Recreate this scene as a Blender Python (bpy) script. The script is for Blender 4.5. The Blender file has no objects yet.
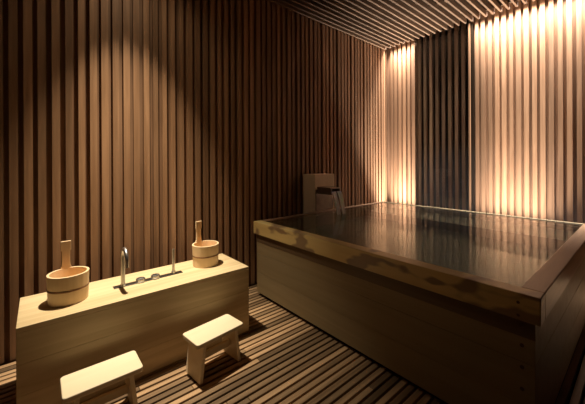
import bpy, bmesh, math, random
from mathutils import Vector, Matrix
random.seed(7)
S = bpy.context.scene
COL = S.collection
PI = math.pi

# ------------------------------------------------------------------ camera
cam_d = bpy.data.cameras.new('camera')
cam = bpy.data.objects.new('camera', cam_d); COL.objects.link(cam); S.camera = cam
F_PX, HORIZON = 299.5, 161.9
cam_d.sensor_fit = 'HORIZONTAL'; cam_d.sensor_width = 36
cam_d.lens = F_PX / 585 * 36
cam_d.shift_y = -(202 - HORIZON) / 585
cam_d.clip_start = .02
yaw = .8682
fw = Vector((math.cos(yaw), math.sin(yaw), 0)); rt = Vector((math.sin(yaw), -math.cos(yaw), 0)); up = Vector((0, 0, 1))
m = Matrix((rt, up, -fw)).transposed().to_4x4()
cam.matrix_world = Matrix.Translation((-3.9736, -2.487, 1.2)) @ m @ Matrix.Rotation(-.005, 4, 'Z')

# ------------------------------------------------------------------ world, colour management
w = bpy.data.worlds.new('world'); S.world = w; w.use_nodes = True
w.node_tree.nodes['Background'].inputs[0].default_value = (1, .8, .6, 1)
w.node_tree.nodes['Background'].inputs[1].default_value = .01
S.view_settings.view_transform = 'Standard'; S.view_settings.look = 'None'
S.view_settings.gamma = 1; S.view_settings.use_curve_mapping = False
S.view_settings.exposure = 0.0
S.cycles.use_denoising = True
S.cycles.max_bounces = 10; S.cycles.diffuse_bounces = 6; S.cycles.glossy_bounces = 5
S.cycles.transmission_bounces = 8; S.cycles.transparent_max_bounces = 8
S.cycles.sample_clamp_indirect = 4
S.cycles.blur_glossy = .5

# ------------------------------------------------------------------ lights (all stand in the room's own fixtures)
def light(name, kind, loc, energy, color, rot=(0, 0, 0), **kw):
    d = bpy.data.lights.new(name, kind); d.energy = energy; d.color = color
    for k, v in kw.items(): setattr(d, k, v)
    o = bpy.data.objects.new(name, d); COL.objects.link(o); o.location = loc; o.rotation_euler = rot
    return o
LAMP = (-3.46, -.37, 2.79)
light('downlight_core', 'SPOT', LAMP, 235, (1, .87, .66), spot_size=math.radians(44), spot_blend=1, shadow_soft_size=.025)
light('downlight_beam', 'SPOT', LAMP, 220, (1, .86, .64), spot_size=math.radians(62), spot_blend=.9, shadow_soft_size=.025)
light('downlight_spill', 'SPOT', LAMP, 10, (1, .85, .62), spot_size=math.radians(150), spot_blend=1, shadow_soft_size=.03)
WARM = (1, .95, .92)
def strip(name, y0, y1, x, z, wd, energy, down, spread=70):
    return light(name, 'AREA', (x, (y0 + y1) / 2, z), energy, WARM, (0, 0, PI / 2) if down else (PI, 0, PI / 2),
                 shape='RECTANGLE', size=abs(y1 - y0), size_y=wd, spread=math.radians(spread))
strip('cove_light_upper_short', -.03, -.40, -.045, 2.93, .04, 14, True)
strip('cove_light_upper_long', -1.14, -2.2, -.045, 2.93, .04, 47, True)
strip('plinth_light_short', -.05, -.40, -.15, .30, .06, 28, False)
strip('plinth_light_long', -1.20, -1.85, -.15, .30, .06, 28, False)

# ------------------------------------------------------------------ materials
def mat(name): 
    mt = bpy.data.materials.new(name); mt.use_nodes = True
    return mt, mt.node_tree, mt.node_tree.nodes['Principled BSDF']
def wood(name, c1, c2, axis, rough=.55, island=.25, scale=1.0, plank=None, spec=.3, bump=.08, stain=None):
    mt, nt, b = mat(name); N = nt.nodes.new; L = nt.links.new
    tc = N('ShaderNodeTexCoord'); mp = N('ShaderNodeMapping')
    s = [30 * scale] * 3; s['xyz'.index(axis)] = 1.6 * scale
    mp.inputs['Scale'].default_value = s
    geo = N('ShaderNodeNewGeometry')
    off = N('ShaderNodeVectorMath'); off.operation = 'ADD'
    sc = N('ShaderNodeMath'); sc.operation = 'MULTIPLY'; sc.inputs[1].default_value = 37
    L(geo.outputs['Random Per Island'], sc.inputs[0])
    L(tc.outputs['Object'], mp.inputs[0]); L(mp.outputs[0], off.inputs[0]); L(sc.outputs[0], off.inputs[1])
    n = N('ShaderNodeTexNoise'); n.inputs['Scale'].default_value = 1; n.inputs['Detail'].default_value = 5; n.inputs['Distortion'].default_value = .6
    L(off.outputs[0], n.inputs[0])
    r = N('ShaderNodeValToRGB'); r.color_ramp.elements[0].position = .3; r.color_ramp.elements[1].position = .72
    r.color_ramp.elements[0].color = (*c2, 1); r.color_ramp.elements[1].color = (*c1, 1)
    L(n.outputs[0], r.inputs[0])
    hs = N('ShaderNodeHueSaturation')
    mr = N('ShaderNodeMapRange'); mr.inputs[3].default_value = 1 - island; mr.inputs[4].default_value = 1 + island
    L(geo.outputs['Random Per Island'], mr.inputs[0]); L(mr.outputs[0], hs.inputs['Value']); L(r.outputs[0], hs.inputs['Color'])
    last = hs.outputs[0]
    if stain:
        sn = N('ShaderNodeTexNoise'); sn.inputs['Scale'].default_value = stain[0]; sn.inputs['Detail'].default_value = 2
        sm = N('ShaderNodeMapping'); sm.inputs['Scale'].default_value = stain[1]
        L(tc.outputs['Object'], sm.inputs[0]); L(sm.outputs[0], sn.inputs[0])
        sr = N('ShaderNodeValToRGB'); sr.color_ramp.elements[0].position = stain[2]; sr.color_ramp.elements[1].position = stain[2] + .05
        mx = N('ShaderNodeMix'); mx.data_type = 'RGBA'; mx.inputs['B'].default_value = (*stain[3], 1)
        L(sn.outputs[0], sr.inputs[0]); L(sr.outputs[0], mx.inputs['Factor']); L(last, mx.inputs['A']); last = mx.outputs['Result']
    L(last, b.inputs['Base Color'])
    b.inputs['Roughness'].default_value = rough; b.inputs['Specular IOR Level'].default_value = spec
    bp = N('ShaderNodeBump'); bp.inputs['Strength'].default_value = bump; bp.inputs['Distance'].default_value = .01
    L(n.outputs[0], bp.inputs['Height']); L(bp.outputs[0], b.inputs['Normal'])
    return mt
def plain(name, c, rough=.5, metal=0, spec=.5):
    mt, nt, b = mat(name); b.inputs['Base Color'].default_value = (*c, 1); b.inputs['Roughness'].default_value = rough
    b.inputs['Metallic'].default_value = metal; b.inputs['Specular IOR Level'].default_value = spec
    n = nt.nodes.new('ShaderNodeTexNoise'); n.inputs['Scale'].default_value = 60
    mr = nt.nodes.new('ShaderNodeMapRange'); mr.inputs[3].default_value = rough * .85; mr.inputs[4].default_value = min(1, rough * 1.15)
    nt.links.new(n.outputs[0], mr.inputs[0]); nt.links.new(mr.outputs[0], b.inputs['Roughness'])
    return mt
M = {}
M['cedar_z'] = wood('cedar batten wood', (.37, .205, .108), (.235, .123, .06), 'z', .55, .25)
M['cedar_back'] = wood('dark cedar backing wood', (.29, .155, .082), (.19, .10, .05), 'z', .65, .2)
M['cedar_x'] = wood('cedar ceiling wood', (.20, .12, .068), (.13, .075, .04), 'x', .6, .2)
M['deck'] = wood('cedar deck wood', (.52, .34, .19), (.24, .145, .075), 'x', .42, .55, spec=.45)
M['strip_wood'] = wood('dark cypress strip wood', (.17, .11, .06), (.12, .075, .04), 'y', .4, .05, .5)  # darker tone for the thin strip just below the tub rim
M['cedar_dark'] = wood('low-bounce dark cedar wood', (.10, .06, .035), (.07, .04, .022), 'z', .6, .2)  # unseen front wall, made darker to cut light bounced onto the tub end
M['dark'] = plain('dark void lining', (.02, .013, .008), .95, 0, 0)
M['hinoki_x'] = wood('pale cypress wood', (.74, .59, .36), (.56, .42, .23), 'x', .5, .04, .8)
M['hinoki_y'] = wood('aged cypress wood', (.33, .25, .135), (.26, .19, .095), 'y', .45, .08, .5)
M['hinoki_z'] = wood('pillar cypress wood', (.88, .72, .52), (.80, .64, .45), 'z', .5, .06, .5)
M['rim_y'] = wood('soaked cypress rim wood', (.66, .49, .20), (.57, .40, .155), 'y', .32, .05, .5, spec=.5,
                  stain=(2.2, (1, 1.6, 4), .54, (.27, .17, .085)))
M['rim_x'] = wood('soaked cypress end rim wood', (.42, .26, .15), (.22, .125, .07), 'x', .32, .05, .5, spec=.5)
M['inside'] = wood('submerged cypress wood', (.25, .21, .11), (.18, .145, .075), 'y', .6, .05, .5)
M['stool'] = wood('fresh pale cypress wood', (.88, .76, .55), (.82, .68, .46), 'x', .5, .04, .5)
M['bucket'] = wood('new cypress wood', (.86, .66, .42), (.78, .57, .34), 'z', .5, .06, .8)
M['steel'] = plain('brushed steel', (.50, .48, .46), .36, 1)
M['steel_dark'] = plain('dark brushed steel', (.20, .19, .18), .35, 1)
M['copper'] = plain('dark copper hoop', (.30, .17, .10), .4, .8)
M['peg'] = plain('dark wood plug', (.09, .05, .03), .6)
M['spout'] = wood('soaked dark wood', (.24, .15, .10), (.15, .09, .055), 'y', .2, .05, .5, spec=.6)
mt, nt, b = mat('window glass'); b.inputs['Transmission Weight'].default_value = 1; b.inputs['Roughness'].default_value = 0.0
b.inputs['Base Color'].default_value = (.96, .97, .96, 1); b.inputs['IOR'].default_value = 1.45
M['glass'] = mt
mt, nt, b = mat('lamp diffuser'); b.inputs['Emission Color'].default_value = (1, .82, .6, 1); b.inputs['Emission Strength'].default_value = 12
M['glow'] = mt
mt, nt, b = mat('bath water'); b.inputs['Transmission Weight'].default_value = 1; b.inputs['Roughness'].default_value = .09
b.inputs['IOR'].default_value = 1.33; b.inputs['Base Color'].default_value = (.80, .86, .80, 1)
tc = nt.nodes.new('ShaderNodeTexCoord'); mp = nt.nodes.new('ShaderNodeMapping'); n = nt.nodes.new('ShaderNodeTexNoise'); bp = nt.nodes.new('ShaderNodeBump')
n.inputs['Scale'].default_value = 5; n.inputs['Detail'].default_value = 2; bp.inputs['Strength'].default_value = .06; bp.inputs['Distance'].default_value = .02
nt.links.new(tc.outputs['Object'], mp.inputs[0]); nt.links.new(mp.outputs[0], n.inputs[0]); nt.links.new(n.outputs[0], bp.inputs['Height']); nt.links.new(bp.outputs[0], b.inputs['Normal'])
M['water'] = mt
mt, nt, b = mat('falling water'); b.inputs['Base Color'].default_value = (.85, .83, .80, 1); b.inputs['Roughness'].default_value = .25
b.inputs['IOR'].default_value = 1.33; b.inputs['Subsurface Weight'].default_value = .3
tr = nt.nodes.new('ShaderNodeBsdfTransparent'); mx = nt.nodes.new('ShaderNodeMixShader'); n = nt.nodes.new('ShaderNodeTexNoise')
tc = nt.nodes.new('ShaderNodeTexCoord'); mp = nt.nodes.new('ShaderNodeMapping'); mp.inputs['Scale'].default_value = (90, 30, 4)
mr = nt.nodes.new('ShaderNodeMapRange'); mr.inputs[3].default_value = .6; mr.inputs[4].default_value = 1
nt.links.new(tc.outputs['Object'], mp.inputs[0]); nt.links.new(mp.outputs[0], n.inputs[0]); nt.links.new(n.outputs[0], mr.inputs[0])
nt.links.new(mr.outputs[0], mx.inputs[0]); nt.links.new(tr.outputs[0], mx.inputs[1]); nt.links.new(b.outputs[0], mx.inputs[2])
nt.links.new(mx.outputs[0], nt.nodes['Material Output'].inputs[0])
M['stream'] = mt

# ------------------------------------------------------------------ helpers
def box(bm, x0, x1, y0, y1, z0, z1):
    x0, x1 = min(x0, x1), max(x0, x1); y0, y1 = min(y0, y1), max(y0, y1)
    v = [bm.verts.new(p) for p in ((x0,y0,z0),(x1,y0,z0),(x1,y1,z0),(x0,y1,z0),(x0,y0,z1),(x1,y0,z1),(x1,y1,z1),(x0,y1,z1))]
    for f in ((3,2,1,0),(4,5,6,7),(0,1,5,4),(1,2,6,5),(2,3,7,6),(3,0,4,7)): bm.faces.new([v[i] for i in f])
    return v
def prism(bm, pts, z0, z1):
    a = [bm.verts.new((x, y, z0)) for x, y in pts]; c = [bm.verts.new((x, y, z1)) for x, y in pts]; n = len(pts)
    bm.faces.new(a[::-1]); bm.faces.new(c)
    for i in range(n): bm.faces.new((a[i], a[(i+1) % n], c[(i+1) % n], c[i]))
    return a + c
def tube(bm, path, r, seg=14, cap=True):
    path = [Vector(p) for p in path]; rings = []; ref = None
    for i, p in enumerate(path):
        t = (path[min(i+1, len(path)-1)] - path[max(i-1, 0)]).normalized()
        if ref is None: ref = t.orthogonal().normalized()
        ref = (ref - t * ref.dot(t)).normalized(); bi = t.cross(ref)
        rr = r[i] if isinstance(r, (list, tuple)) else r
        rings.append([bm.verts.new(p + rr * (math.cos(2*PI*k/seg) * ref + math.sin(2*PI*k/seg) * bi)) for k in range(seg)])
    for a, c in zip(rings, rings[1:]):
        for k in range(seg): bm.faces.new((a[k], a[(k+1) % seg], c[(k+1) % seg], c[k]))
    if cap: bm.faces.new(rings[0][::-1]); bm.faces.new(rings[-1])
def lathe(bm, prof, seg=48, c=(0, 0), closed=True):
    rings = [[bm.verts.new((c[0] + r*math.cos(2*PI*k/seg), c[1] + r*math.sin(2*PI*k/seg), z)) if r > 1e-6 else None for k in range(seg)] for r, z in prof]
    for i, (r, z) in enumerate(prof):
        if r <= 1e-6: v = bm.verts.new((c[0], c[1], z)); rings[i] = [v] * seg
    for a, b_ in zip(rings, rings[1:]):
        for k in range(seg):
            vs = []
            for v in (a[k], a[(k+1) % seg], b_[(k+1) % seg], b_[k]):
                if v not in vs: vs.append(v)
            if len(vs) > 2: bm.faces.new(vs)
def obj(name, bm, mt, parent=None, bevel=0, smooth=False, seg=2, angle=40):
    bmesh.ops.recalc_face_normals(bm, faces=bm.faces[:])
    me = bpy.data.meshes.new(name); bm.to_mesh(me); bm.free()
    if smooth:
        for p in me.polygons: p.use_smooth = True
        try: me.set_sharp_from_angle(angle=math.radians(angle))
        except Exception: pass
    me.materials.append(M[mt] if isinstance(mt, str) else mt)
    o = bpy.data.objects.new(name, me); COL.objects.link(o)
    if parent: o.parent = parent
    if bevel:
        md = o.modifiers.new('bevel', 'BEVEL'); md.width = bevel; md.segments = seg; md.limit_method = 'ANGLE'; md.angle_limit = math.radians(40)
    return o
def B(): return bmesh.new()
def empty(name, loc, rz=0, label=None, cat=None, group=None):
    o = bpy.data.objects.new(name, None); COL.objects.link(o); o.location = loc; o.rotation_euler = (0, 0, rz); o.empty_display_size = .1
    return tag(o, label, cat, group)
def tag(o, label=None, cat=None, group=None, kind=None):
    if label: o['label'] = label
    if cat: o['category'] = cat
    if group: o['group'] = group
    if kind: o['kind'] = kind
    return o
def struct(o): o['kind'] = 'structure'; return o

# ------------------------------------------------------------------ the room
XL, YF, ZC = -5.0, -3.6, 2.843       # left wall, wall behind the camera, underside of the ceiling slats
OY0, OY1 = -1.104, -.409             # the window opening in the right wall
def battens(bm, along, a0, a1, place, d0, d1, pitch=.0685):
    """vertical battens from a0 to a1; place(u0,u1,depth) adds one"""
    u = a0
    while u < a1:
        wd = pitch * random.uniform(.54, .70); place(u + .003, min(u + wd, a1), random.uniform(d0, d1)); u += pitch * random.uniform(.96, 1.04)
# wall A (y = 0)
bm = B()
battens(bm, 'x', XL, -.002, lambda u0, u1, d: box(bm, u0, u1, .045 - d - .002, .05, 0, 2.96), .022, .034)
wb = struct(obj('wall_back', bm, 'cedar_z'))
bm = B(); u = XL
while u < 0: box(bm, u, min(u + .14, .05), .045, .12, -.06, 2.96); u += .14
struct(obj('backing', bm, 'cedar_back', wb)).pop('kind')
# wall B (x = 0) in two lengths either side of the window
bm = B()
battens(bm, 'y', OY1, -.003, lambda u0, u1, d: box(bm, .05 - d - .002, .052, u0, u1, 0, 2.98), .018, .028)
battens(bm, 'y', YF, OY0 - .045, lambda u0, u1, d: box(bm, .05 - d - .002, .052, u0, u1, 0, 2.98), .018, .028)
wr = struct(obj('wall_right', bm, 'cedar_z'))
bm = B()
for a, c in ((OY1, .045), (YF, OY0)):
    u = a
    while u < c - .001: box(bm, .05, .12, u, min(u + .14, c), -.06, 2.98); u += .14
# recess behind the glass: side jambs and the louvre of battens outside
obj('backing', bm, 'cedar_back', wr)
bm = B()
box(bm, .12, .42, OY1, OY1 + .03, 0, 2.9); box(bm, .12, .42, OY0 - .03, OY0, 0, 2.9); box(bm, .40, .45, OY0, OY1, 0, 2.98)
obj('recess_lining', bm, 'dark', wr)
win = empty('window_1', (.02, (OY0 + OY1) / 2, 0)); struct(win)
hw = (OY1 - OY0) / 2
bm = B(); u = -hw
while u < hw - .02: box(bm, .10, .14, u + .006, min(u + .045, hw), 0, 2.98); u += .082
obj('outer_slats', bm, 'cedar_z', win)
bm = B(); box(bm, 0, .008, -hw + .004, hw - .004, .02, 2.84); obj('pane', bm, 'glass', win)
bm = B(); box(bm, -.004, .03, -hw - .042, -hw - .014, 0, 2.86); obj('shadow_gap', bm, 'dark', win)
bm = B(); box(bm, -.024, .03, -hw - .013, -hw + .004, 0, 2.86); box(bm, -.004, .03, hw - .004, hw - .0005, 0, 2.86)
box(bm, -.004, .03, -hw + .004, hw - .004, 0, .02)
obj('window_frame', bm, 'cedar_z', win)
# walls outside the frame that close the room
bm = B()
battens(bm, 'y', YF, .0, lambda u0, u1, d: box(bm, XL - .01, XL + d, u0, u1, 0, 2.96), .022, .034)
wl = struct(obj('wall_left', bm, 'cedar_z'))
bm = B(); box(bm, XL - .12, XL - .008, YF, .05, -.06, 2.98); obj('backing', bm, 'cedar_back', wl)
bm = B()
battens(bm, 'x', XL, .05, lambda u0, u1, d: box(bm, u0, u1, YF - .01, YF + d, 0, 2.96), .022, .034)
wf = struct(obj('wall_front', bm, 'cedar_dark'))
bm = B(); box(bm, XL - .1, .12, YF - .12, YF - .008, -.06, 2.98); obj('backing', bm, 'cedar_back', wf)
# floor: duckboard slats running along the back wall, over a dark tray
bm = B(); v = -.012
while v > YF:
    x = XL + random.uniform(0, .8) - .8
    while x < .04:
        x1 = x + random.uniform(1.6, 2.6)
        box(bm, max(x, XL), min(x1 - .002, .045), v - .031, v, -.03, 0); x = x1
    v -= .0445
fl = struct(obj('floor', bm, 'deck', bevel=.0015, seg=1))
bm = B(); box(bm, XL - .1, .12, YF - .1, .12, -.12, -.055); obj('floor_tray', bm, 'dark', fl)
# ceiling: open slats along the back wall, cross battens above, dark slab
bm = B(); v = -.008
while v > YF:
    x = XL + random.uniform(0, 1) - 1
    while x < -.075:
        x1 = x + random.uniform(1.8, 3)
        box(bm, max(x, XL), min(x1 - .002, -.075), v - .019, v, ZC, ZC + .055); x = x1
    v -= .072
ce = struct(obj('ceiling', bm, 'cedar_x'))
bm = B()
for x in (-.66, -1.56, -2.46, -3.36, -4.26): box(bm, x - .03, x + .03, YF, 0, ZC + .056, ZC + .09)
obj('cross_batten', bm, 'cedar_x', ce)
bm = B(); box(bm, XL - .1, .45, YF - .1, .12, ZC + .13, ZC + .2); obj('ceiling_slab', bm, 'dark', ce)
bm = B(); box(bm, -.115, -.09, YF, 0, ZC + .056, ZC + .13); obj('cove_board', bm, 'cedar_x', ce)

# light fixtures
def fixture(name, y0, y1, x, z, down, label):
    t = empty(name, (x, (y0 + y1) / 2, z), 0, label, 'strip light', 'strip lights along the right wall')
    h = abs(y1 - y0) / 2
    bm = B(); box(bm, -.024, .024, -h, h, .006, .03) if down else box(bm, -.035, .035, -h, h, -.058, -.016)
    obj('housing', bm, 'steel_dark', t)
    if not down:
        for q in (-h + .02, h - .04):
            bm = B(); box(bm, -.01, .01, q, q + .02, -z, -.0585); obj('leg', bm, 'steel_dark', t)
    return t
fixture('strip_light', -.03, -.40, -.045, 2.93, True, 'short ceiling strip light above the narrow lit wall by the corner')
fixture('strip_light', -1.14, -2.2, -.045, 2.93, True, 'long ceiling strip light above the bright wall right of the window')
fixture('strip_light', -.05, -.40, -.15, .30, False, 'short strip light on a low rail behind the tub by the corner')
fixture('strip_light', -1.20, -1.85, -.15, .30, False, 'long strip light on a low rail behind the tub right of the window')
t = empty('recessed_downlight', (LAMP[0], LAMP[1], ZC), 0, 'small round recessed downlight in slatted ceiling above the washing counter', 'ceiling light')
bm = B(); lathe(bm, [(.034, .03), (.034, -.004), (.046, -.004), (.046, .054), (.034, .054), (.034, .03)], 32); obj('trim_ring', bm, 'steel_dark', t, smooth=True)

# ------------------------------------------------------------------ the bath tub
TX0, TX1, TY0, TY1, TZ, RZ = -2.4936, -.4497, -2.2218, -.187, .665, .5546
TH = .08
tub = empty('bath_tub', ((TX0 + TX1) / 2, (TY0 + TY1) / 2, 0), 0, 'large square cypress soaking tub filled to the brim with hot water', 'bathtub')
cx, cy = (TX0 + TX1) / 2, (TY0 + TY1) / 2; hx, hy = (TX1 - TX0) / 2, (TY1 - TY0) / 2
INS = .022
def boards_y(x0, x1, z0, z1, n, off=0):
    bm = B(); h = (z1 - z0) / n
    for i in range(n): box(bm, x0, x1, -hy + INS + off, hy - INS - off, z0 + i * h + (.0006 if i else 0), z0 + (i + 1) * h - .0006)
    return bm
def boards_x(y0, y1, z0, z1, n):
    bm = B(); h = (z1 - z0) / n
    for i in range(n): box(bm, -hx + TH + .0003, hx - TH - .0003, y0, y1, z0 + i * h + (.0006 if i else 0), z0 + (i + 1) * h - .0006)
    return bm
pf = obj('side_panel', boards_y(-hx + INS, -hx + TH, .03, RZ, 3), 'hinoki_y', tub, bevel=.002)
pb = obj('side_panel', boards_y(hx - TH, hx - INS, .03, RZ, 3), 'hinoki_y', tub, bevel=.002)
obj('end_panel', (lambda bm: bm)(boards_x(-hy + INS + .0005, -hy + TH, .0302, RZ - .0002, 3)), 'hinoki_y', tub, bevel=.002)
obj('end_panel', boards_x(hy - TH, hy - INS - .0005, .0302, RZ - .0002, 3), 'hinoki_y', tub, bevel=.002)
bm = B(); box(bm, -hx + .05, hx - .05, -hy + .05, hy - .05, .03, .07); obj('tub_floor', bm, 'inside', tub)
bm = B(); box(bm, -hx + .05, hx - .05, -hy + .05, hy - .05, 0, .029); obj('plinth', bm, 'dark', tub)
# rim boards
def rim(name, pts, mt):
    bm = B(); prism(bm, pts, RZ, TZ); return obj(name, bm, mt, tub, bevel=.004)
rim('rim_board', [(-hx, -hy), (-hx + TH, -hy + .0), (-hx + TH, hy), (-hx, hy)], 'rim_y')
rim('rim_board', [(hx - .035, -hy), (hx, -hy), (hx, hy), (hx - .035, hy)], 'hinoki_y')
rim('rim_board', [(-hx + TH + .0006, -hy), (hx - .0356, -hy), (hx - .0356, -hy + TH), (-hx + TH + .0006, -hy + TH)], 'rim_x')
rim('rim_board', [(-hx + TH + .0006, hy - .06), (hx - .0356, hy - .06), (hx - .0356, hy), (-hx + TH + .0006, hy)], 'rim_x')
bm = B(); box(bm, -hx + INS - .002, -hx + INS + .003, -hy + INS - .001, hy - INS + .001, RZ - .072, RZ - .0005); obj('under_rim_strip', bm, 'strip_wood', tub)
# inner ledges to sit on
bm = B(); box(bm, hx - TH - .42, hx - TH - .001, -hy + TH + .001, hy - TH - .001, .33, .37); box(bm, hx - TH - .42, hx - TH - .38, -hy + TH + .001, hy - TH - .001, .071, .33)
obj('inner_seat', bm, 'inside', tub, bevel=.004)
# pegs
for z in (.534, .447, .358, .269, .18):
    bm = B(); tube(bm, [(-hx + INS - .002, -hy + .065, z), (-hx + INS + .01, -hy + .065, z)], .0075, 16)
    o = obj('peg', bm, 'peg', pf)
for z in (.575, .627):
    bm = B(); tube(bm, [(-hx - .0015, -hy + .072, z), (-hx + .01, -hy + .072, z)], .006, 16)
    o = obj('peg', bm, 'peg', tub)
# water
WZ = TZ - .006
bm = B(); box(bm, TX0 + TH - .003, TX1 - .032, TY0 + TH - .003, TY1 - .057, .072, WZ)
tag(obj('bath_water', bm, 'water'), 'dark still hot water filling the cypress tub to its rim', 'water', kind='stuff')

# ------------------------------------------------------------------ pillar, spout, falling water
t = empty('spout_pillar', (-1.555, -.087, 0), 0, 'square cypress pillar standing between the slatted wall and the tub, carrying the spout', 'water spout')
bm = B(); box(bm, -.155, .155, -.099, .090, 0, 1.062); obj('post', bm, 'hinoki_z', t, bevel=.003)
bm = B(); box(bm, -.12, .03, -.30, -.0995, .855, .868); box(bm, -.12, -.105, -.30, -.0995, .868, .915); box(bm, .015, .03, -.30, -.0995, .868, .915)
box(bm, -.125, .035, -.29, -.0995, .915, .93)
obj('spout', bm, 'spout', t, bevel=.002)
bm = B(); box(bm, -.15, .12, -.104, -.0995, .67, .90); obj('splash_board', bm, 'spout', t, bevel=.002)
for k, (xa, xb) in enumerate(((-.118, -.052), (-.038, .028))):
    bm = B(); cols = 7; rows = 16; fr = []
    for j in range(rows + 1):
        s = j / rows; z = .888 - s ** 1.7 * (.888 - WZ)
        y = -.292 - .085 * s - .01 * (1 - s); spread = 1 - .25 * s
        row = []
        for i in range(cols):
            q = i / (cols - 1); xm = (xa + xb) / 2; x = xm + (xa - xm) * (1 - 2 * q) * spread
            row.append((x, y + .006 * math.sin(q * PI), z))
        fr.append(row)
    f = [[bm.verts.new(p) for p in r] for r in fr]; g = [[bm.verts.new((p[0], p[1] + .008, p[2])) for p in r] for r in fr]
    for j in range(rows):
        for i in range(cols - 1):
            bm.faces.new((f[j][i], f[j][i+1], f[j+1][i+1], f[j+1][i])); bm.faces.new((g[j][i], g[j+1][i], g[j+1][i+1], g[j][i+1]))
        bm.faces.new((f[j][0], f[j+1][0], g[j+1][0], g[j][0])); bm.faces.new((f[j][-1], g[j][-1], g[j+1][-1], f[j+1][-1]))
    o = obj('falling_water', bm, 'stream', smooth=True); o.location = (-1.555, -.087, 0)
    tag(o, ('white falling water nearer the camera, left of the two streams below the spout', 'white falling water on the right of the two streams below the spout')[k], 'water', 'streams falling from the spout')

# ------------------------------------------------------------------ washing counter
BX0, BX1, BY0, BY1, BZ = -4.0558, -2.8358, -.656, -.2506, .4575
t = empty('washing_counter', ((BX0 + BX1) / 2, (BY0 + BY1) / 2, 0), 0, 'long low pale cypress washing counter in front of the slatted wall', 'counter')
cx, cy = (BX0 + BX1) / 2, (BY0 + BY1) / 2; hx, hy = (BX1 - BX0) / 2, (BY1 - BY0) / 2
bm = B(); n = 3; h = (BZ - .024) / n
for i in range(n): box(bm, -hx + .0005, hx - .0005, -hy + .0005, hy - .0005, i * h, (i + 1) * h - .0004)
obj('body', bm, 'hinoki_x', t, bevel=.0015)
bm = B(); box(bm, -hx, hx, -hy, hy, BZ - .024, BZ); obj('countertop', bm, 'hinoki_x', t, bevel=.002)

# tap set
px, py = -3.4375, -.447
t = empty('tap_set', (px, py, BZ), 0, 'brushed steel tap set with gooseneck spout, two handles and hand shower on a slim plate', 'tap')
bm = B(); box(bm, -.2025, .2025, -.021, .021, 0, .004); obj('base_plate', bm, 'steel_dark', t, bevel=.001)
bm = B(); gx = -.153; path = [(gx, -.004, .004), (gx, -.004, .10), (gx, -.004, .175)]
for k in range(1, 17):
    a = PI * k / 16; path.append((gx, -.004 - .054 * (1 - math.cos(a)), .180 + .054 * math.sin(a) ))
path += [(gx, -.112, .165), (gx, -.112, .140)]
tube(bm, path, .0115, 18); gn = obj('gooseneck', bm, 'steel', t, smooth=True)
bm = B(); lathe(bm, [(0, .004), (.017, .004), (.017, .010), (.011, .012), (0, .012)], 28, (gx, -.004)); obj('collar', bm, 'steel', t, smooth=True)
for kx in (-.055, .032):
    bm = B(); lathe(bm, [(0, .004), (.029, .004), (.029, .007), (.0265, .008), (.0265, .019), (.0245, .022), (.017, .022), (.015, .012), (0, .012)], 32, (kx, 0))
    kn = obj('tap_handle', bm, 'steel', t, smooth=True, angle=30)
    bm = B(); box(bm, kx - .025, kx + .025, -.004, .004, .012, .021); obj('handle_bar', bm, 'steel', kn, bevel=.002)
bm = B(); tube(bm, [(.146, 0, .004), (.146, 0, .02), (.146, 0, .021), (.146, 0, .14), (.146, 0, .141), (.146, 0, .165)], [.013, .013, .0085, .0075, .0085, .0085], 18); obj('hand_shower', bm, 'steel', t, smooth=True, angle=30)

# ------------------------------------------------------------------ buckets
def bucket(loc, rz, label):
    t = empty('wooden_bucket', loc, rz, label, 'bucket', 'wooden buckets on the washing counter')
    bm = B(); R1, R0, H, T = .094, .089, .150, .011; NS = 16; seg = 64
    # staves with tiny grooves between them
    prof = [(0, .016), (R0 - T, .016), (R1 - T, H), (R1 - T + .002, H + .001), (R1 - .002, H + .001), (R1, H), (R0, .002), (R0 - .002, 0), (R0 - T, 0), (R0 - T, .006), (0, .006)]
    lathe(bm, prof, seg)
    for v in bm.verts:
        r = math.hypot(v.co.x, v.co.y)
        if r > .08:
            a = (math.atan2(v.co.y, v.co.x) % (2*PI)) / (2*PI) * seg
            if round(a) % 4 == 0: k = (r - .0009) / r; v.co.x *= k; v.co.y *= k
    obj('staves', bm, 'bucket', t, smooth=True, angle=30)
    bm = B(); zz = .074; rr = R0 + (R1 - R0) * zz / H
    lathe(bm, [(rr - .001, zz - .004), (rr + .0022, zz - .004), (rr + .0026, zz), (rr + .0022, zz + .004), (rr - .001, zz + .004)], seg); obj('hoop', bm, 'copper', t, smooth=True)
    # upright handle stave: wide at the bucket, a narrow neck and a wider grip
    bm = B(); out = [(-.020, .145), (-.0185, .17), (-.0155, .19), (-.0155, .275), (-.021, .282), (-.021, .304), (.021, .304), (.021, .282), (.0155, .275), (.0155, .19), (.0185, .17), (.026, .152), (.028, .145)]
    out = [(.028, .145), (.026, .152), (.0205, .166), (.0185, .185), (.0185, .245), (.0235, .252), (.0235, .302)]; out = [(-x, z) for x, z in out] + out[::-1]
    y0, y1 = R1 - T - .001, R1
    a = [bm.verts.new((x, y0, z)) for x, z in out]; c = [bm.verts.new((x, y1, z)) for x, z in out]; n = len(out)
    bm.faces.new(a); bm.faces.new(c[::-1])
    for i in range(n): bm.faces.new((a[i], c[i], c[(i+1) % n], a[(i+1) % n]))
    obj('handle', bm, 'bucket', t, bevel=.0015)
    return t
bucket((-3.853, -.457, BZ), math.radians(4), 'wooden bucket with upright handle at the left end of the counter, nearer the camera')
bucket((-3.048, -.408, BZ), math.radians(10), 'wooden bucket with upright handle at the right end of the counter, near the tub')

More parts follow.
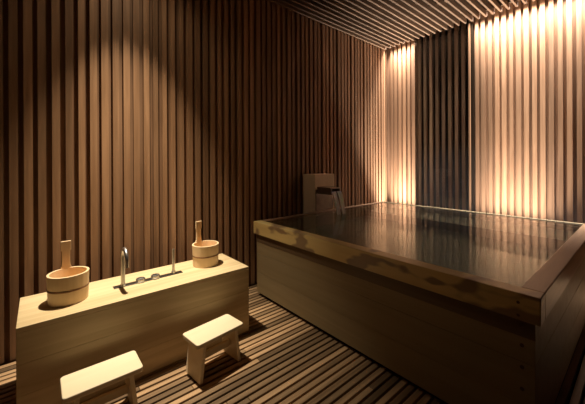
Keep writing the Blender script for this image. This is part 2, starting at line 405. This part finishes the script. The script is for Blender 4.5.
# ------------------------------------------------------------------ stools
def rrect(hx, hy, r, n=6):
    pts = []
    for sx, sy, a0 in ((1, 1, 0), (-1, 1, 90), (-1, -1, 180), (1, -1, 270)):
        for k in range(n + 1):
            a = math.radians(a0 + 90 * k / n); pts.append((sx * (hx - r) + r * math.cos(a), sy * (hy - r) + r * math.sin(a)))
    return pts
def stool(loc, rz, label):
    t = empty('bath_stool', loc, rz, label, 'stool', 'low wooden bath stools')
    HX, HY, Z = .155, .086, .222
    bm = B(); prism(bm, rrect(HX, HY, .016), Z - .024, Z); obj('seat', bm, 'stool', t, bevel=.003, smooth=True)
    for s in (-1, 1):
        bm = B(); v = box(bm, -.010, .010, -HY + .008, HY - .008, 0, Z - .0242)
        for q in v:
            q.co.x += s * (.128 if q.co.z < .01 else .104); 
            if q.co.z < .01: q.co.y *= 1.0
        obj('leg', bm, 'stool', t, bevel=.002)
    bm = B(); box(bm, -.104, .104, -.010, .010, .075, .112); obj('stretcher', bm, 'stool', t, bevel=.002)
    return t
stool((-3.190, -.836, 0), math.radians(7), 'low wooden bath stool standing on the slatted floor below the right half of the counter')
stool((-3.749, -.840, 0), math.radians(0), 'low wooden bath stool at the bottom left, cut off by the lower edge')

# ------------------------------------------------------------------ thin steam over the bath
mt = bpy.data.materials.new('steam'); mt.use_nodes = True; nt = mt.node_tree; nt.nodes.remove(nt.nodes['Principled BSDF'])
vs = nt.nodes.new('ShaderNodeVolumeScatter'); vs.inputs['Color'].default_value = (1, 1, 1, 1); vs.inputs['Anisotropy'].default_value = .2
tc = nt.nodes.new('ShaderNodeTexCoord'); n = nt.nodes.new('ShaderNodeTexNoise'); n.inputs['Scale'].default_value = 1.6; n.inputs['Detail'].default_value = 2
sx = nt.nodes.new('ShaderNodeSeparateXYZ'); fz = nt.nodes.new('ShaderNodeMapRange')
fz.inputs[1].default_value = 0; fz.inputs[2].default_value = .7; fz.inputs[3].default_value = .075; fz.inputs[4].default_value = 0
ml = nt.nodes.new('ShaderNodeMath'); ml.operation = 'MULTIPLY'
nr = nt.nodes.new('ShaderNodeMapRange'); nr.inputs[1].default_value = .35; nr.inputs[2].default_value = .65; nr.inputs[3].default_value = .3; nr.inputs[4].default_value = 1.2
nt.links.new(tc.outputs['Object'], n.inputs[0]); nt.links.new(tc.outputs['Object'], sx.inputs[0]); nt.links.new(sx.outputs[2], fz.inputs[0])
nt.links.new(n.outputs[0], nr.inputs[0]); nt.links.new(nr.outputs[0], ml.inputs[0]); nt.links.new(fz.outputs[0], ml.inputs[1]); nt.links.new(ml.outputs[0], vs.inputs['Density'])
nt.links.new(vs.outputs[0], nt.nodes['Material Output'].inputs['Volume'])
M['steam'] = mt
bm = B(); box(bm, TX0 + .03, TX1 + .01, TY0 + .03, -.53, 0, .72)
o = obj('steam', bm, 'steam'); o.location = (0, 0, TZ + .003)
tag(o, 'thin white steam drifting low over the hot bath water', 'steam', kind='stuff')
